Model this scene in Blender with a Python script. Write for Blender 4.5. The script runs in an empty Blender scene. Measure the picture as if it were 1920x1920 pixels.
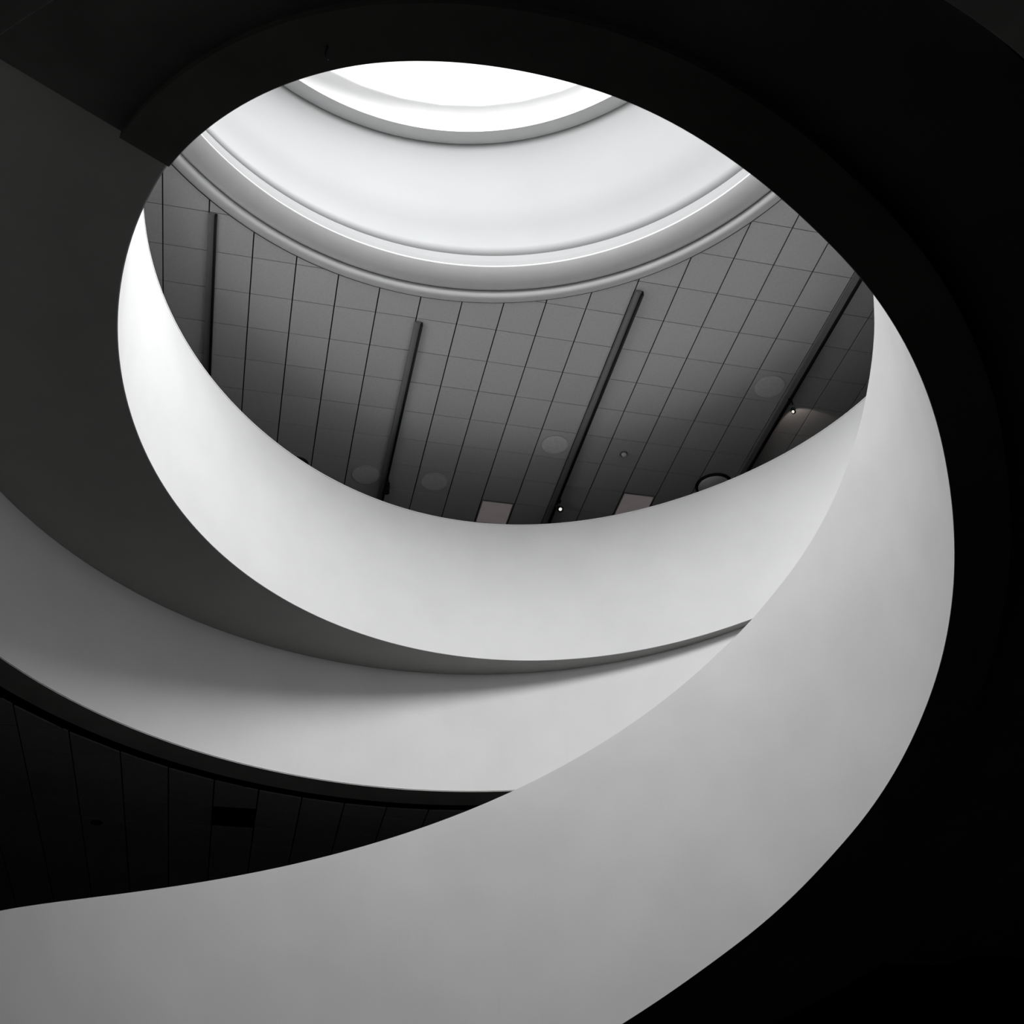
import bpy, bmesh, math, random
import numpy as np
from mathutils import Vector, Matrix

# ------------------------------------------------------------------ scene, camera, light
scene = bpy.context.scene
col = scene.collection
EYE = 1.6                       # camera height above the ground floor; measured heights are relative to it
random.seed(4)

cam_data = bpy.data.cameras.new('camera')
cam_data.sensor_width = 36.0
cam_data.lens = 40.918
cam_data.clip_end = 200
cam = bpy.data.objects.new('camera', cam_data)
col.objects.link(cam)
right = Vector((0.99914798, 0.02570177, -0.03229132))
down = Vector((-0.04127119, 0.62222286, -0.78175150))
fwd = Vector((0.0, 0.78241813, 0.62275345))
M = Matrix((right, -down, -fwd)).transposed().to_4x4()
M.translation = (0, 0, EYE)
cam.matrix_world = M
scene.camera = cam

scene.view_settings.view_transform = 'Standard'
scene.view_settings.look = 'None'
scene.view_settings.gamma = 1.0
scene.view_settings.use_curve_mapping = False
scene.view_settings.exposure = 0.0

scene.cycles.max_bounces = 4
scene.cycles.diffuse_bounces = 3
scene.cycles.glossy_bounces = 1
scene.cycles.transmission_bounces = 0
scene.cycles.caustics_reflective = False
scene.cycles.caustics_refractive = False

world = bpy.data.worlds.new('sky')
scene.world = world
world.use_nodes = True
world.node_tree.nodes['Background'].inputs[0].default_value = (0.9, 0.95, 1.0, 1)
world.node_tree.nodes['Background'].inputs[1].default_value = 1.0

SKY_C = (-0.22, 6.30)           # centre of the skylight glass
Z_SKY = EYE + 16.43
# daylight entering through the skylight
ld = bpy.data.lights.new('skylight_daylight', 'AREA')
ld.shape = 'DISK'
ld.size = 6.9
ld.energy = 1120
ld.spread = math.radians(150)
lo = bpy.data.objects.new('skylight_daylight', ld)
lo.location = (SKY_C[0], SKY_C[1] - 0.1, Z_SKY - 0.85)
lo.rotation_euler = (math.radians(17), math.radians(-6), 0)      # the brighter side of the sky
col.objects.link(lo)

# ------------------------------------------------------------------ materials
def mat(name, color, rough=0.7, noise=0.0, scale=3.0, emit=None, estr=0.0, metal=0.0, rnd=0.0):
    m = bpy.data.materials.new(name)
    m.use_nodes = True
    nt = m.node_tree
    b = nt.nodes['Principled BSDF']
    c = (*color, 1) if len(color) == 3 else color
    b.inputs['Base Color'].default_value = c
    b.inputs['Roughness'].default_value = rough
    b.inputs['Metallic'].default_value = metal
    b.inputs['Specular IOR Level'].default_value = 0.3 if rough < 0.55 else 0.0
    out = None
    if noise:
        tc = nt.nodes.new('ShaderNodeTexCoord')
        n = nt.nodes.new('ShaderNodeTexNoise')
        n.inputs['Scale'].default_value = scale
        n.inputs['Detail'].default_value = 2
        nt.links.new(tc.outputs['Object'], n.inputs['Vector'])
        if noise:
            r = nt.nodes.new('ShaderNodeValToRGB')
            r.color_ramp.elements[0].position = 0.3
            r.color_ramp.elements[1].position = 0.7
            r.color_ramp.elements[0].color = (*[v * (1 - noise) for v in c[:3]], 1)
            r.color_ramp.elements[1].color = (*[min(1, v * (1 + noise)) for v in c[:3]], 1)
            nt.links.new(n.outputs['Fac'], r.inputs['Fac'])
            out = r.outputs['Color']
            nt.links.new(out, b.inputs['Base Color'])
    if rnd:
        oi = nt.nodes.new('ShaderNodeObjectInfo')
        mr = nt.nodes.new('ShaderNodeMapRange')
        mr.inputs['To Min'].default_value = 1 - rnd
        mr.inputs['To Max'].default_value = 1 + rnd
        nt.links.new(oi.outputs['Random'], mr.inputs['Value'])
        hs = nt.nodes.new('ShaderNodeHueSaturation')
        hs.inputs['Color'].default_value = c
        if out:
            nt.links.new(out, hs.inputs['Color'])
        nt.links.new(mr.outputs['Result'], hs.inputs['Value'])
        nt.links.new(hs.outputs['Color'], b.inputs['Base Color'])
    if emit:
        b.inputs['Emission Color'].default_value = (*emit, 1)
        b.inputs['Emission Strength'].default_value = estr
    return m

MT = {
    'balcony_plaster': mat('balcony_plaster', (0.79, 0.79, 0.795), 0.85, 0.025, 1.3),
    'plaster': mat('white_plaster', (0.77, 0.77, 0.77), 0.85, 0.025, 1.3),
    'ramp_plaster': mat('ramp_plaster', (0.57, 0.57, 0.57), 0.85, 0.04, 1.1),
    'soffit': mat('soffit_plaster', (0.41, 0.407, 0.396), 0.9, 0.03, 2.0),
    'shaded_soffit': mat('shaded_soffit_tone', (0.12, 0.12, 0.115), 0.9, 0.1, 2.0),  # shade under the ramp is put into this darker base colour
    'black_groove': mat('black_groove', (0.004, 0.004, 0.004), 0.9, 0.1, 2.0),
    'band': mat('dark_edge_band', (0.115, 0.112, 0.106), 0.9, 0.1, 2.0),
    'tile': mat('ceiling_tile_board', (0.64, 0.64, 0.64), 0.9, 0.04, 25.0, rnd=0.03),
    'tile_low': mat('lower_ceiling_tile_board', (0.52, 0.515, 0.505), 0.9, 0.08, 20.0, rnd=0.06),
    'grid': mat('ceiling_grid_void', (0.03, 0.03, 0.03), 0.9, 0.1, 4.0),
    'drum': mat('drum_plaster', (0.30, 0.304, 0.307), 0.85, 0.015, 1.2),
    'cornice': mat('cornice_plaster', (0.66, 0.66, 0.66), 0.8, 0.02, 3.0),
    'ledge': mat('ledge_paint', (0.70, 0.70, 0.70), 0.8, 0.02, 3.0),
    'lip': mat('lip_paint', (0.21, 0.213, 0.215), 0.85, 0.02, 2.0),
    'glass': mat('skylight_glass', (0.9, 0.9, 0.9), 0.4, 0.01, 1.0, emit=(1, 1, 1), estr=1.1),
    'floor_dark': mat('dark_stone_floor', (0.025, 0.025, 0.025), 0.6, 0.15, 2.0),
    'carpet': mat('dark_carpet', (0.02, 0.02, 0.02), 0.95, 0.2, 30.0),
    'unseen_floor': mat('unseen_floor_tone', (0.05, 0.05, 0.05), 0.7, 0.05, 3.0),  # for the added unseen bounce ring and the balcony deck
    'ring_band': mat('ring_edge_band', (0.55, 0.545, 0.53), 0.9, 0.1, 2.0),
    'wall': mat('dark_wall_paint', (0.03, 0.03, 0.03), 0.9, 0.1, 1.0),
    'upper_wall': mat('gallery_wall_paint', (0.12, 0.12, 0.12), 0.9, 0.1, 1.0),
    'rail_grey': mat('track_grey', (0.28, 0.28, 0.28), 0.5, 0.03, 8.0),
    'black': mat('black_metal', (0.012, 0.012, 0.012), 0.45, 0.1, 12.0),
    'grey_metal': mat('grey_metal', (0.25, 0.25, 0.26), 0.35, 0.05, 9.0, metal=0.6),
    'lamp': mat('lamp_glow', (0.9, 0.88, 0.85), 0.4, 0.02, 9.0, emit=(1.0, 0.95, 0.9), estr=0.8),
    'panel': mat('panel_diffuser', (0.6, 0.55, 0.54), 0.6, 0.03, 6.0, emit=(1.0, 0.88, 0.86), estr=0.07),
    'disc': mat('disc_grille', (0.88, 0.87, 0.88), 0.8, 0.06, 18.0),
    'dome': mat('opal_dome', (0.75, 0.75, 0.74), 0.5, 0.03, 8.0, emit=None),
}

# ------------------------------------------------------------------ helpers
def link(name, me, material, parent=None):
    o = bpy.data.objects.new(name, me)
    if material is not None and not me.materials:
        me.materials.append(MT[material] if isinstance(material, str) else material)
    o.parent = parent
    col.objects.link(o)
    return o

def mesh(name, verts, faces, material, parent=None, smooth=False):
    me = bpy.data.meshes.new(name)
    me.from_pydata([tuple(v) for v in verts], [], faces)
    bm = bmesh.new()
    bm.from_mesh(me)
    bmesh.ops.recalc_face_normals(bm, faces=bm.faces)
    bm.to_mesh(me)
    bm.free()
    if smooth:
        for p in me.polygons:
            p.use_smooth = True
    return link(name, me, material, parent)

def tag(o, label, cat, group=None):
    o['label'] = label
    o['category'] = cat
    if group:
        o['group'] = group
    return o

def struct(o, label=None):
    o['kind'] = 'structure'
    if label:
        o['label'] = label
    return o

def empty(name, loc=(0, 0, 0), rz=0.0):
    o = bpy.data.objects.new(name, None)
    o.empty_display_size = 0.2
    o.location = loc
    o.rotation_euler = (0, 0, rz)
    col.objects.link(o)
    return o

def sweep(rings, closed_path, closed_prof):
    """rings: list of lists of points (same length); returns verts, faces"""
    n, k = len(rings), len(rings[0])
    v = [p for r in rings for p in r]
    f = []
    for i in range(n if closed_path else n - 1):
        a, b = i * k, ((i + 1) % n) * k
        for j in range(k if closed_prof else k - 1):
            j2 = (j + 1) % k
            f.append((a + j, b + j, b + j2, a + j2))
    if not closed_path and closed_prof:
        f.append(tuple(range(k)))
        f.append(tuple((n - 1) * k + j for j in reversed(range(k))))
    return v, f

def lathe(name, c, prof, material, parent=None, n=160, closed=True, smooth=False):
    """prof: list of (r, z) absolute"""
    rings = []
    for i in range(n):
        a = 2 * math.pi * i / n
        rings.append([(c[0] + r * math.cos(a), c[1] + r * math.sin(a), z) for r, z in prof])
    v, f = sweep(rings, True, closed)
    return mesh(name, v, f, material, parent, smooth)

def box(name, size, loc, material, parent=None, bevel=0.0, rot=None):
    bm = bmesh.new()
    bmesh.ops.create_cube(bm, size=1.0)
    for v in bm.verts:
        v.co = Vector((v.co.x * size[0], v.co.y * size[1], v.co.z * size[2]))
    if bevel:
        bmesh.ops.bevel(bm, geom=bm.edges[:], offset=bevel, segments=2, affect='EDGES')
    if rot is not None:
        bm.transform(rot.to_4x4())
    for v in bm.verts:
        v.co += Vector(loc)
    me = bpy.data.meshes.new(name)
    bm.to_mesh(me)
    bm.free()
    return link(name, me, material, parent)

def tube(name, pts, radii, material, parent=None, seg=14):
    pts = [Vector(p) for p in pts]
    rings = []
    for i, p in enumerate(pts):
        d = (pts[min(i + 1, len(pts) - 1)] - pts[max(i - 1, 0)]).normalized()
        u = d.orthogonal().normalized()
        w = d.cross(u)
        if rings:
            u = (prev - d * prev.dot(d)).normalized()
            w = d.cross(u)
        prev = u
        r = radii[i] if isinstance(radii, (list, tuple)) else radii
        rings.append([p + (u * math.cos(2 * math.pi * k / seg) + w * math.sin(2 * math.pi * k / seg)) * r for k in range(seg)])
    v, f = sweep(rings, False, True)
    return mesh(name, v, f, material, parent, smooth=False)

def disc_prof(name, c, z, prof, material, parent=None, n=40, smooth=True):
    """solid of revolution about a vertical axis through c; prof (r, dz) from axis outward and back"""
    return lathe(name, c, [(max(r, 1e-4), z + dz) for r, dz in prof], material, parent, n, True, smooth)

# ------------------------------------------------------------------ measured curves (metres, heights relative to the eye)
HC = 12.904                     # upper ceiling
K = 1.41                        # survey unit of the lower levels, from the tile size of the lower ceiling
Z_LOW = 5.0 * K                 # lower ceiling and bottom of the white ring wall
Z_SOF = 6.32 * K                # soffit of the balcony
Z_PAR = 8.08 * K                # top of the balcony parapet
Z_DECK = Z_PAR - 1.1            # gallery floor
WELL_C, WELL_R = (-0.10 * K, 6.41 * K), 4.27 * K
DRUM_C = (0.14, 6.41)
BAL_C = (0.50 * K, 6.84 * K)
RAMP_C, RAMP_R = (-0.0189 * K, 6.0575 * K), 2.7046 * K

def fourier(co, t):
    s = co[0]
    for k in range(1, (len(co) - 1) // 2 + 1):
        s += co[2 * k - 1] * math.cos(k * t) + co[2 * k] * math.sin(k * t)
    return s * K
F_LOW = [3.5534, -0.0003, -0.0453, -0.0789, -0.0131, 0.0338, -0.0052, -0.0068, 0.0055, -0.0011, 0.0087]
F_UP = [3.5704, -0.0138, -0.065, -0.0293, -0.0016, 0.0321, -0.0069, 0.0023, 0.0238, -0.0034, 0.0047]

LOWT = [(-215, -0.55), (-200, -0.24), (-183, 0.04), (-158, 0.55), (-142, 0.88), (-128, 1.17), (-114, 1.46), (-100, 1.76), (-88, 2.01),
        (-76.3, 2.26), (-69.4, 2.41), (-61, 2.59), (-53.4, 2.74), (-45.8, 2.90), (-39, 3.05), (-30.9, 3.21), (-23.1, 3.38),
        (-15.4, 3.56), (-5.5, 3.79), (-0.5, 3.92), (3.6, 4.02), (7.4, 4.13), (11.5, 4.24), (18, 4.42), (30, 4.64), (40, 4.80), (51, 4.95),
        (56, 5.06), (60, 5.15), (65, 5.26), (70, 5.37), (76, 5.48), (83, 5.585), (93, 5.74), (101, 5.86), (105, 5.92), (114, 6.02),
        (120, 6.08), (130, 6.16), (138, 6.22), (150, 6.28)]
UPP = [-1.3414061920346179, -2.9990322623188113, -1.8712372298961588, 3.6129915522448783, 6.108335764365823]
lx = np.array([a for a, b in LOWT], float)
ly = np.array([b for a, b in LOWT], float)
def z_ramp_low(p):
    q = np.linspace(p - 8, p + 8, 17)
    w = np.exp(-((q - p) / 4.0) ** 2)
    return K * float((np.interp(q, lx, ly) * w).sum() / w.sum())
def z_ramp_up(p):
    if p < 5:
        return K * float(np.polyval(UPP, p / 180.0))
    h0 = K * float(np.polyval(UPP, 5 / 180.0)) - z_ramp_low(5)
    return z_ramp_low(p) + h0

def E(z):
    return z + EYE

# ------------------------------------------------------------------ room shell
X0, X1, Y0, Y1 = -14.0, 14.0, -6.0, 24.0
def plate(name, z0, z1, material, hole=None, parent=None, n=160):
    """rectangular slab of the room with an optional round hole (centre, radius)"""
    if hole is None:
        return box(name, (X1 - X0, Y1 - Y0, z1 - z0), ((X0 + X1) / 2, (Y0 + Y1) / 2, (z0 + z1) / 2), material, parent)
    (hx, hy), hr = hole
    rings = []
    for i in range(n):
        a = 2 * math.pi * i / n
        dx, dy = math.cos(a), math.sin(a)
        tx = ((X1 - hx) / dx if dx > 0 else (X0 - hx) / dx) if abs(dx) > 1e-9 else 1e9
        ty = ((Y1 - hy) / dy if dy > 0 else (Y0 - hy) / dy) if abs(dy) > 1e-9 else 1e9
        t = min(tx, ty)
        rings.append([(hx + hr * dx, hy + hr * dy, z0), (hx + t * dx, hy + t * dy, z0),
                      (hx + t * dx, hy + t * dy, z1), (hx + hr * dx, hy + hr * dy, z1)])
    v, f = sweep(rings, True, True)
    return mesh(name, v, f, material, parent)

struct(plate('floor', -0.3, 0.0, 'floor_dark'), 'dark stone floor of the ground level')
for nm, sx, sy, cx, cy in (('wall_left', 0.3, Y1 - Y0, X0 - 0.15, (Y0 + Y1) / 2), ('wall_right', 0.3, Y1 - Y0, X1 + 0.15, (Y0 + Y1) / 2),
                           ('wall_back', X1 - X0 + 0.6, 0.3, 0, Y1 + 0.15), ('wall_front', X1 - X0 + 0.6, 0.3, 0, Y0 - 0.15)):
    h = E(HC) + 0.5
    struct(box(nm, (sx, sy, h), (cx, cy, h / 2), 'wall'), 'dark painted outer wall')

# gallery floor: thick dark slab outside the white ring wall
gal = struct(plate('floor_gallery', E(Z_LOW) + 0.12, E(Z_DECK), 'carpet', (WELL_C, WELL_R + 0.12)), 'dark carpeted gallery floor')

# unseen dark ring, added on the gallery floor as a light bounce
lathe('unseen_floor', WELL_C, [(WELL_R + 0.125, E(Z_DECK)), (9.0, E(Z_DECK)), (9.0, E(Z_DECK) + 0.012), (WELL_R + 0.125, E(Z_DECK) + 0.012)], 'unseen_floor', gal, 120)

# ------------------------------------------------------------------ white ring wall of the well
ring = struct(empty('wall_well', (0, 0, 0)), 'white circular ring wall below the balcony')
lathe('ring_face', WELL_C, [(WELL_R, E(Z_LOW)), (WELL_R + 0.12, E(Z_LOW)), (WELL_R + 0.12, E(Z_DECK)), (WELL_R, E(Z_DECK))], 'plaster', ring, 200)
lathe('ring_band', WELL_C, [(WELL_R + 0.005, E(Z_LOW) - 0.012), (WELL_R + 0.44, E(Z_LOW) - 0.012), (WELL_R + 0.44, E(Z_LOW) + 0.12), (WELL_R + 0.005, E(Z_LOW) - 0.002)], 'ring_band', ring, 200)
lathe('ring_groove', WELL_C, [(WELL_R + 0.44, E(Z_LOW) + 0.10), (WELL_R + 0.69, E(Z_LOW) + 0.10), (WELL_R + 0.69, E(Z_LOW) + 0.12), (WELL_R + 0.44, E(Z_LOW) + 0.12)], 'black_groove', ring, 200)

# ------------------------------------------------------------------ balcony: parapet, deck and soffit inside the well
def to_well(px, py, dx, dy, r):
    """distance from (px,py) along (dx,dy) to the well circle of radius r"""
    ox, oy = px - WELL_C[0], py - WELL_C[1]
    b = ox * dx + oy * dy
    return -b + math.sqrt(max(b * b - (ox * ox + oy * oy - r * r), 0))

bal = empty('balcony', (BAL_C[0], BAL_C[1], E(Z_SOF)))
tag(bal, 'bright white curved balcony parapet sweeping below the gridded ceiling', 'balcony')
inv = Matrix.Translation((-BAL_C[0], -BAL_C[1], -E(Z_SOF)))
A0, A1, NB = math.radians(8), math.radians(226), 150
par, cop, dek, sof = [], [], [], []
for i in range(NB + 1):
    a = A0 + (A1 - A0) * i / NB
    dx, dy = math.cos(a), math.sin(a)
    rl, ru = fourier(F_LOW, a), fourier(F_UP, a)
    zs, zp, zd = 0.0, Z_PAR - Z_SOF, Z_DECK - Z_SOF
    wl = max(to_well(BAL_C[0], BAL_C[1], dx, dy, WELL_R - 0.004), rl + 0.06)
    wd = min(0.16, wl - rl)
    rows = []
    for k in range(7):
        t = k / 6
        r = rl + (ru - rl) * t
        rows.append((r * dx, r * dy, zs + (zp - 0.02 - zs) * t))
    par.append(rows + [((ru + wd) * dx, (ru + wd) * dy, zp - 0.02), ((rl + wd) * dx, (rl + wd) * dy, zs)])
    cop.append([(ru * dx - 0.004 * dx, ru * dy - 0.004 * dy, zp - 0.02), ((ru + wd + 0.01) * dx, (ru + wd + 0.01) * dy, zp - 0.02),
                ((ru + wd + 0.01) * dx, (ru + wd + 0.01) * dy, zp), (ru * dx - 0.004 * dx, ru * dy - 0.004 * dy, zp)])
    ri = rl + 0.012
    ro = max(wl, ri + 0.02)
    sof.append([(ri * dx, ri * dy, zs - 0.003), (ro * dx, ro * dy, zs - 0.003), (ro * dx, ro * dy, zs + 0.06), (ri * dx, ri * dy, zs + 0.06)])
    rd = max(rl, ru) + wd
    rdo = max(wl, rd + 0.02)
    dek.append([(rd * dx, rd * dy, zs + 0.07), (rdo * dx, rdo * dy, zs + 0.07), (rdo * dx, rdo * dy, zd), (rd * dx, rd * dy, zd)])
for nm, rr, m, sm in (('parapet', par, 'balcony_plaster', False), ('coping', cop, 'balcony_plaster', False), ('soffit', sof, 'soffit', False), ('deck', dek, 'unseen_floor', False)):
    v, f = sweep(rr, False, True)
    mesh(nm, v, f, m, bal, sm)

# ------------------------------------------------------------------ spiral ramp
ramp = empty('spiral_ramp', (RAMP_C[0], RAMP_C[1], 0.0))
tag(ramp, 'wide grey-white spiral ramp climbing across the lower right to overhead', 'ramp')
P0, P1, NR = -212.0, 138.0, 272
RIM = 0.33 * K
par, bnd, sof, dek, end = [], [], [], [], []
for i in range(NR + 1):
    p = P0 + (P1 - P0) * i / NR
    a = -math.radians(p)
    dx, dy = math.cos(a), math.sin(a)
    zl, zu = E(z_ramp_low(p)), E(z_ramp_up(p))
    zu = min(max(zu, zl + 2.1 * K), zl + 2.2 * K)
    R = RAMP_R
    ro = min(to_well(RAMP_C[0], RAMP_C[1], dx, dy, WELL_R - 0.02), 4.6 * K)
    rows = [(R * dx, R * dy, zl + (zu - zl) * k / 8) for k in range(9)]
    par.append(rows + [((R + 0.18) * dx, (R + 0.18) * dy, zu - 0.14), ((R + 0.18) * dx, (R + 0.18) * dy, zl + 0.06), ((R + 0.02) * dx, (R + 0.02) * dy, zl)])
    rw = min(R + RIM, ro - 0.05)
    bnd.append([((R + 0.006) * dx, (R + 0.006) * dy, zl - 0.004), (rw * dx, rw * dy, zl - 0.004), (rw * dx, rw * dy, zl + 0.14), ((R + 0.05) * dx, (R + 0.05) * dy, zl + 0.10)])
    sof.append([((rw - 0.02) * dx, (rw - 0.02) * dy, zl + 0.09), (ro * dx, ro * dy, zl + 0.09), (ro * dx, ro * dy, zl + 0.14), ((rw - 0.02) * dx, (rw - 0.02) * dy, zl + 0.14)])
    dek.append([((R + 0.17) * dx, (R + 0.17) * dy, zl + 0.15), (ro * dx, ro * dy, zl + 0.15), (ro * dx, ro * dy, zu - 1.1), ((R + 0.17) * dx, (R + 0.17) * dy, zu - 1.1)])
for nm, rr, m in (('parapet', par, 'ramp_plaster'), ('edge_band', bnd, 'band'), ('soffit', sof, 'shaded_soffit'), ('deck', dek, 'floor_dark')):
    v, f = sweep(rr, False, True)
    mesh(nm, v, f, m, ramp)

# pier that carries the lower end of the ramp down to the floor
pier = []
for q in (P0, P0 + 2, P0 + 4, P0 + 6):
    a = -math.radians(q)
    dx, dy = math.cos(a), math.sin(a)
    zt = E(z_ramp_low(q)) + 0.02
    pier.append([((RAMP_R + 0.02) * dx, (RAMP_R + 0.02) * dy, 0.0), ((RAMP_R + 1.6) * dx, (RAMP_R + 1.6) * dy, 0.0),
                 ((RAMP_R + 1.6) * dx, (RAMP_R + 1.6) * dy, zt + 0.1), ((RAMP_R + 0.02) * dx, (RAMP_R + 0.02) * dy, zt)])
v, f = sweep(pier, False, True)
mesh('pier', v, f, 'ramp_plaster', ramp)

# ------------------------------------------------------------------ skylight: cornice, drum, ledge, glass
tr = struct(empty('trim_1'), 'grey moulded cornice ring around the skylight drum')
def arc(cr, cz, r, a0, a1, n):
    return [(cr + r * math.cos(math.radians(a0 + (a1 - a0) * i / n)), cz + r * math.sin(math.radians(a0 + (a1 - a0) * i / n))) for i in range(n + 1)]
zc = E(HC)
lathe('joint', DRUM_C, [(4.90, zc - 0.004), (4.925, zc - 0.004), (4.925, zc + 0.02), (4.90, zc + 0.02)], 'grid', tr, 200)
bead = arc(4.825, zc + 0.02, 0.085, -15, -200, 12)
lathe('bead', DRUM_C, bead + [(4.80, zc + 0.25), (4.915, zc + 0.25)], 'cornice', tr, 200, True, True)
cove = [(4.745, zc + 0.07), (4.725, zc + 0.045), (4.69, zc + 0.035), (4.63, zc + 0.045), (4.57, zc + 0.075), (4.51, zc + 0.11), (4.46, zc + 0.15), (4.42, zc + 0.185), (4.405, zc + 0.20)]
lathe('cove', DRUM_C, cove + [(4.47, zc + 0.215), (4.78, zc + 0.22), (4.78, zc + 0.10)], 'cornice', tr, 200, True, True)
lathe('lip', DRUM_C, [(4.404, zc + 0.201), (4.44, zc + 0.33), (4.50, zc + 0.48), (4.552, zc + 0.60), (4.75, zc + 0.60), (4.75, zc + 0.23), (4.47, zc + 0.23)], 'lip', tr, 200)

ZL = E(15.75)
dr = struct(empty('wall_drum'), 'glowing white conical drum wall under the skylight')
rings = []
for i in range(160):
    a = 2 * math.pi * i / 160
    row = []
    for k in range(13):
        t = k / 12
        cx, cy = DRUM_C[0] + (SKY_C[0] - DRUM_C[0]) * t, DRUM_C[1] + (SKY_C[1] - DRUM_C[1]) * t
        r = 4.552 + (4.28 - 4.552) * t + 0.03 * math.sin(math.pi * min(1.0, t * 3)) 
        row.append((cx + r * math.cos(a), cy + r * math.sin(a), zc + 0.60 + (ZL - zc - 0.60) * t))
    for r, z in ((4.40, ZL + 0.05), (4.75, zc + 0.60)):
        row.append((DRUM_C[0] + r * math.cos(a), DRUM_C[1] + r * math.sin(a), z) if z < ZL else (SKY_C[0] + r * math.cos(a), SKY_C[1] + r * math.sin(a), z))
    rings.append(row)
v, f = sweep(rings, True, True)
mesh('drum_face', v, f, 'drum', dr, True)
lathe('ledge', SKY_C, [(4.06, ZL), (4.30, ZL), (4.42, ZL + 0.06), (4.42, Z_SKY + 0.05), (4.06, Z_SKY + 0.05)], 'ledge', dr, 160)
win = struct(empty('window_1'), 'blown-out white round skylight glass')
lathe('pane', SKY_C, [(1e-4, Z_SKY + 0.25), (2.2, Z_SKY + 0.19), (4.05, Z_SKY), (4.05, Z_SKY + 0.03), (1e-4, Z_SKY + 0.28)], 'glass', win, 40)

# ------------------------------------------------------------------ gridded ceilings
GO = Vector((-4.609, 10.024))
GX = Vector((0.968585, 0.248681))
GY = Vector((-0.248681, 0.968585))
SU, SV = 0.6, 0.65826
GANG = math.atan2(GX.y, GX.x)
def grid_xy(u, v, su=SU, sv=SV, o=GO):
    p = o + GX * (u * su) + GY * (v * sv)
    return p.x, p.y

def to_pixel(x, y, z):
    d = Vector((x, y, z - EYE))
    f = d.dot(fwd)
    if f < 0.05:
        return None
    k = 2182.3 / f
    return 960 + d.dot(right) * k, 960 + d.dot(down) * k

def clip_half(poly, n, d):
    out = []
    for i in range(len(poly)):
        a, b = poly[i], poly[(i + 1) % len(poly)]
        da, db = a[0] * n[0] + a[1] * n[1] - d, b[0] * n[0] + b[1] * n[1] - d
        if da >= 0:
            out.append(a)
        if da * db < 0:
            t = da / (da - db)
            out.append((a[0] + (b[0] - a[0]) * t, a[1] + (b[1] - a[1]) * t))
    return out

def tile_cells(su, sv, gu, gv, c, rad, umin, umax, vmin, vmax, o):
    """yield (u, v, local polygon or None if whole)"""
    for u in range(umin, umax):
        for v in range(vmin, vmax):
            cx, cy = grid_xy(u + 0.5, v + 0.5, su, sv, o)
            if not (X0 + 0.5 < cx < X1 - 0.5 and Y0 + 0.5 < cy < Y1 - 0.5):
                continue
            hx, hy = su / 2 - gu / 2, sv / 2 - gv / 2
            loc = [(-hx, -hy), (hx, -hy), (hx, hy), (-hx, hy)]
            wp = [(cx + GX.x * a + GY.x * b - c[0], cy + GX.y * a + GY.y * b - c[1]) for a, b in loc]
            rr = [math.hypot(*q) for q in wp]
            dd = math.hypot(cx - c[0], cy - c[1])
            if max(rr) < rad:
                continue
            if min(rr) > rad and dd > rad + 0.1:
                yield u, v, cx, cy, loc, False
            else:
                nx, ny = (cx - c[0]) / dd, (cy - c[1]) / dd
                cp = clip_half(wp, (nx, ny), rad - 0.02)
                if len(cp) < 3:
                    continue
                lp = [((q[0] + c[0] - cx) * GX.x + (q[1] + c[1] - cy) * GX.y, (q[0] + c[0] - cx) * GY.x + (q[1] + c[1] - cy) * GY.y) for q in cp]
                yield u, v, cx, cy, lp, True

def prism(poly, z0, z1):
    n = len(poly)
    v = [(x, y, z0) for x, y in poly] + [(x, y, z1) for x, y in poly]
    f = [tuple(reversed(range(n))), tuple(range(n, 2 * n))] + [(i, (i + 1) % n, n + (i + 1) % n, n + i) for i in range(n)]
    return v, f

def tiled_ceiling(parent, z, su, sv, gu, gv, c, rad, rng, o, material, window, skip=()):
    whole = None
    sv_, sf_ = [], []
    cells = []
    for cell in tile_cells(su, sv, gu, gv, c, rad, *rng, o):
        if (cell[0], cell[1]) in skip:
            continue
        px = to_pixel(cell[2], cell[3], z)
        inside = px is not None and window(px[0], px[1])
        cells.append((inside, cell))
    n = 0
    for inside, (u, v, cx, cy, lp, cut) in cells:
        if inside and n < 300:
            n += 1
            if cut:
                vv, ff = prism(lp, 0.0, 0.018)
                ob = mesh('tile', vv, ff, material, parent)
            else:
                if whole is None:
                    vv, ff = prism(lp, 0.0, 0.018)
                    ob = mesh('tile', vv, ff, material, parent)
                    whole = ob.data
                else:
                    ob = link('tile', whole, material, parent)
            ob.location = (cx, cy, z)
            ob.rotation_euler = (0, 0, GANG)
        else:
            vv, ff = prism(lp, 0.0, 0.018)
            b = len(sv_)
            sv_ += [(cx + GX.x * x + GY.x * y, cy + GX.y * x + GY.y * y, z + q) for x, y, q in vv]
            sf_ += [tuple(i + b for i in t) for t in ff]
    if sv_:
        ob = mesh('far_tiles', sv_, sf_, material, parent)
        ob['kind'] = 'stuff'
    return n

ceil_up = struct(empty('ceiling_upper'), 'grey gridded tile ceiling around the skylight')
plate('grid_void', E(HC) + 0.03, E(HC) + 0.2, 'grid', (DRUM_C, 4.80), ceil_up)
PANELS = [(9, 7), (13, 6)]
def win_up(x, y):
    return 200 < x < 1720 and 280 < y < 1015
n1 = tiled_ceiling(ceil_up, E(HC), SU, SV, 0.018, 0.012, DRUM_C, 4.905, (-18, 34, -30, 26), GO, 'tile', win_up, set(PANELS))

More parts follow.
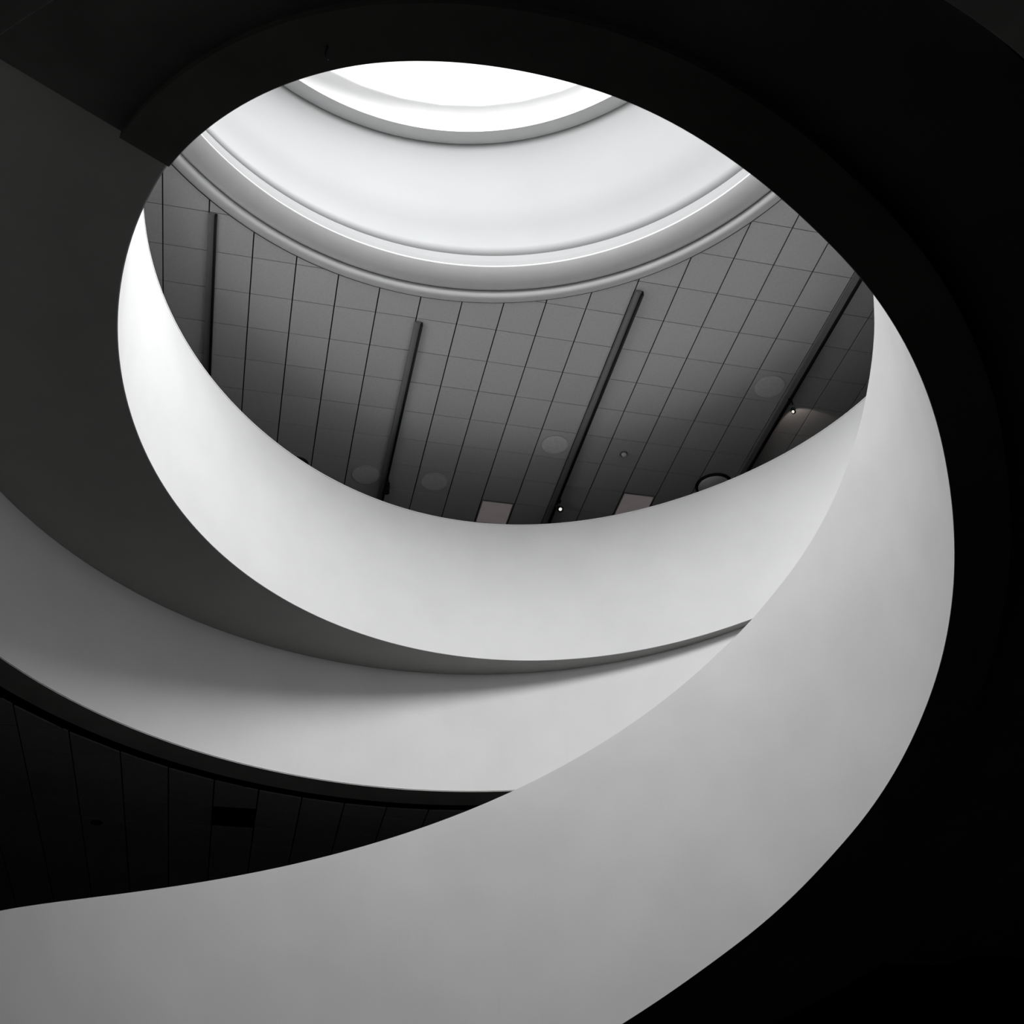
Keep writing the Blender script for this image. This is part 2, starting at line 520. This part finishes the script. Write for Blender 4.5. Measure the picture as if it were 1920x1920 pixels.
ceil_low = struct(empty('ceiling_lower'), 'black shadowed tile ceiling under the gallery floor')
plate('grid_void', E(Z_LOW) + 0.05, E(Z_LOW) + 0.115, 'black_groove', (WELL_C, WELL_R + 0.69), ceil_low)
LSU, LSV = 0.4255 * K, 0.467 * K
lp0 = (GO + GX * (-0.07 * SU) + GY * (-0.9 * SV)) * K
VENT = (4, 2)
def win_low(x, y):
    return -40 < x < 960 and 1260 < y < 1720
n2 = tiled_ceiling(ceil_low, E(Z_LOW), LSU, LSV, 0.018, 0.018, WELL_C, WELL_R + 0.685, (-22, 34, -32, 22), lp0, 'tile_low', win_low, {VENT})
print('tiles', n1, n2)

# ------------------------------------------------------------------ ceiling fittings
CZ = E(HC)
TR = Matrix.Rotation(GANG, 3, 'Z')

def lighting_track(u, v0, v1, label):
    x0, y0 = grid_xy(u, v0)
    L = (v1 - v0) * SV
    t = empty('lighting_track', (x0, y0, CZ), GANG)
    tag(t, label, 'track', 'lighting tracks on the gridded ceiling')
    box('rail', (0.085, L, 0.045), (-0.015, L / 2, -0.0225), 'rail_grey', t, 0.004)
    box('shade_side', (0.034, L + 0.01, 0.085), (0.045, L / 2, -0.0425), 'black', t, 0.004)  # black bar paints in the shaded side of the rail
    box('end_cap', (0.085, 0.012, 0.044), (-0.015, -0.006, -0.0225), 'rail_grey', t, 0.002)
    return t

lighting_track(1.08, -0.98, 9.0, 'dark lighting track on the far left of the gridded ceiling')
lighting_track(6.08, 1.10, 9.5, 'dark lighting track left of centre, starting just below the cornice')
lighting_track(11.11, -0.74, 9.5, 'long dark lighting track right of centre beside the small detector')
lighting_track(16.12, -3.2, 9.0, 'grey lighting track at the right edge next to the pale round disc')

def spotlight(u, v, drop, tilt, rz, size, label, glow=True):
    x, y = grid_xy(u, v)
    t = empty('track_spotlight', (x, y, CZ - 0.08), rz)
    tag(t, label, 'spotlight', 'spotlights on the ceiling tracks')
    box('adapter', (0.05, 0.14, 0.05), (0, 0, -0.02), 'black', t, 0.006)
    tube('stem', [(0, 0, -0.03), (0, 0, -drop)], 0.010, 'grey_metal', t, 10)
    d = Vector((0, math.cos(tilt), -math.sin(tilt)))
    c = Vector((0, 0, -drop - 0.03))
    k = size
    pts = [c - d * 0.11 * k, c - d * 0.10 * k, c - d * 0.02 * k, c + d * 0.03 * k, c + d * 0.10 * k]
    tube('head', pts, [0.025 * k, 0.042 * k, 0.05 * k, 0.055 * k, 0.062 * k], 'black', t, 18)
    tube('yoke', [c + Vector((-0.065 * k, 0, 0)), c + Vector((-0.06 * k, 0, 0.05)), c + Vector((0, 0, 0.07)), c + Vector((0.06 * k, 0, 0.05)), c + Vector((0.065 * k, 0, 0))], 0.008, 'grey_metal', t, 8)
    if k < 0.7:
        disc_prof('glint_ball', (0, -0.03), -drop - 0.085, [(0, -0.022), (0.016, -0.016), (0.022, 0), (0.016, 0.016), (0, 0.022)], 'lamp', t, 14)  # added glowing ball that stands in for the glint under the head
    if glow:
        tube('lamp', [c + d * 0.085 * k, c + d * 0.104 * k], [0.045 * k, 0.03 * k], 'lamp', t, 16)
    return t

sp = spotlight(16.2, 1.75, 0.18, math.radians(-12), math.radians(-24), 0.6, 'small glinting spotlight hanging from the track at the right edge')
bl = bpy.data.lights.new('spot_beam', 'SPOT')
bl.energy = 2.2
bl.color = (1.0, 0.86, 0.78)
bl.spot_size = math.radians(76)
bl.spot_blend = 0.12
bl.shadow_soft_size = 0.02
bo = bpy.data.objects.new('spot_beam', bl)
bo.parent = sp
bo.location = (0, 0.09, -0.19)
bo.rotation_euler = (math.radians(90 + 12), 0, 0)
col.objects.link(bo)
spotlight(11.2, 6.55, 0.12, math.radians(50), GANG + math.pi, 0.9, 'spotlight with a bright tip on the track right of centre')
spotlight(6.16, 6.6, 0.10, math.radians(20), GANG, 1.0, 'unlit dark spotlight on the track left of centre', False)

def panel_light(cell, label):
    x, y = grid_xy(cell[0] + 0.5, cell[1] + 0.5)
    t = empty('panel_light', (x, y, CZ), GANG)
    tag(t, label, 'ceiling light', 'square panels in the gridded ceiling')
    w, l = SU - 0.02, SV - 0.014
    for sx, sy, px, py in ((w, 0.02, 0, l / 2 - 0.01), (w, 0.02, 0, -l / 2 + 0.01), (0.02, l - 0.04, w / 2 - 0.01, 0), (0.02, l - 0.04, -w / 2 + 0.01, 0)):
        box('frame', (sx, sy, 0.03), (px, py, 0.012), 'rail_grey', t)
    box('diffuser', (w - 0.04, l - 0.04, 0.012), (0, 0, 0.012), 'panel', t)
panel_light(PANELS[0], 'dim square ceiling panel at the bottom centre of the gridded ceiling')
panel_light(PANELS[1], 'dim square ceiling panel between the bright-tipped spotlight and the opal dome')

def round_disc(u, v, r, label):
    x, y = grid_xy(u, v)
    t = empty('ceiling_disc', (x, y, CZ), GANG)
    tag(t, label, 'ceiling fitting', 'round flush discs in the ceiling tiles')
    disc_prof('plate', (0, 0), 0.0, [(0, -0.010), (r * 0.8, -0.010), (r * 0.97, -0.006), (r * 0.97, 0.0), (0, 0.0)], 'disc', t, 48, False)
    disc_prof('rim', (0, 0), 0.0, [(r * 0.96, -0.012), (r, -0.008), (r, 0.0), (r * 0.96, 0.0)], 'tile', t, 48)
round_disc(15.5, 1.5, 0.25, 'pale round flush disc beside the right-hand lighting track')
round_disc(10.5, 4.5, 0.23, 'faint round flush disc just left of the track right of centre')
round_disc(7.5, 6.5, 0.23, 'faint round flush disc right of the track left of centre')
round_disc(5.55, 6.55, 0.24, 'faint round flush disc left of the unlit dark spotlight')

x, y = grid_xy(15.5, 5.26)
t = empty('dome_light', (x, y, CZ), GANG)
tag(t, 'grey opal dome light with a dark ring above the right side of the balcony', 'ceiling light')
disc_prof('ring', (0, 0), 0.0, [(0.27, -0.03), (0.31, -0.03), (0.325, -0.015), (0.325, 0.0), (0.27, 0.0)], 'black', t, 56)
disc_prof('dome', (0, 0), -0.005, [(0, -0.11)] + [(0.285 * math.sin(math.radians(k)), -0.11 * math.cos(math.radians(k))) for k in range(10, 91, 8)] + [(0.285, 0.0), (0, 0.0)], 'dome', t, 56)

x, y = grid_xy(12.5, 4.5)
t = empty('smoke_detector', (x, y, CZ), GANG)
tag(t, 'small round smoke detector in the middle of a dark tile', 'detector')
disc_prof('base', (0, 0), 0.0, [(0, -0.015), (0.06, -0.015), (0.065, -0.008), (0.065, 0.0), (0, 0.0)], 'grey_metal', t, 28)
disc_prof('sensor', (0, 0), -0.014, [(0, -0.05), (0.025, -0.045), (0.042, -0.025), (0.045, 0.0), (0, 0.0)], 'disc', t, 28)

x, y = grid_xy(3.62, 6.45)
t = empty('dome_camera', (x, y, CZ), GANG)
tag(t, 'black dome half hidden behind the left part of the balcony edge', 'camera')
disc_prof('collar', (0, 0), 0.0, [(0, -0.03), (0.17, -0.03), (0.19, -0.015), (0.19, 0.0), (0, 0.0)], 'black', t, 36)
disc_prof('bubble', (0, 0), -0.03, [(0, -0.13)] + [(0.15 * math.sin(math.radians(k)), -0.13 * math.cos(math.radians(k))) for k in range(12, 91, 13)] + [(0.15, 0.0), (0, 0.0)], 'black', t, 36)

# fittings of the lower ceiling
LZ = E(Z_LOW)
def low_xy(u, v):
    return grid_xy(u, v, LSU, LSV, lp0)
x, y = low_xy(VENT[0] + 0.5, VENT[1] + 0.5)
t = empty('air_vent', (x, y, LZ), GANG)
tag(t, 'black rectangular air vent filling one tile of the lower ceiling', 'vent')
for sx, sy, px, py in ((LSU - 0.02, 0.02, 0, LSV / 2 - 0.02), (LSU - 0.02, 0.02, 0, -LSV / 2 + 0.02), (0.02, LSV - 0.06, LSU / 2 - 0.02, 0), (0.02, LSV - 0.06, -LSU / 2 + 0.02, 0)):
    box('frame', (sx, sy, 0.03), (px, py, 0.015), 'black', t)
for k in range(7):
    box('louvre', (LSU - 0.06, 0.035, 0.006), (0, -0.16 + k * 0.053, 0.02), 'black_groove', t, 0, Matrix.Rotation(0.6, 3, 'X'))

t = empty('ceiling_disc', (*low_xy(1.35, 3.2), LZ), GANG)
tag(t, 'small dark round fitting left of the air vent in the lower ceiling', 'ceiling fitting')
disc_prof('plate', (0, 0), 0.0, [(0, -0.02), (0.05, -0.02), (0.07, -0.01), (0.07, 0.0), (0, 0.0)], 'black', t, 30)
disc_prof('rim', (0, 0), 0.0, [(0.07, -0.012), (0.085, -0.006), (0.085, 0.0), (0.07, 0.0)], 'black', t, 30)

# small hook on the dark band of the ramp, overhead
hp = -math.degrees(math.atan2(3.40 * K - RAMP_C[1], -0.90 * K - RAMP_C[0]))
hz = E(z_ramp_low(hp)) - 0.004
k = (hz - EYE) / 6.0
t = empty('hook', (-0.905 * k, 3.375 * k, hz))
tag(t, 'tiny black hook hanging under the dark overhead band', 'hook')
disc_prof('plate', (0, 0), 0.0, [(0, -0.006), (0.012, -0.006), (0.014, 0.0), (0, 0.0)], 'black', t, 16)
tube('shank', [(0, 0, 0), (0.002, 0.0, -0.02), (-0.012, 0.02, -0.035), (-0.018, 0.05, -0.04), (-0.012, 0.085, -0.036), (-0.004, 0.095, -0.026)], 0.009, 'black', t, 10)
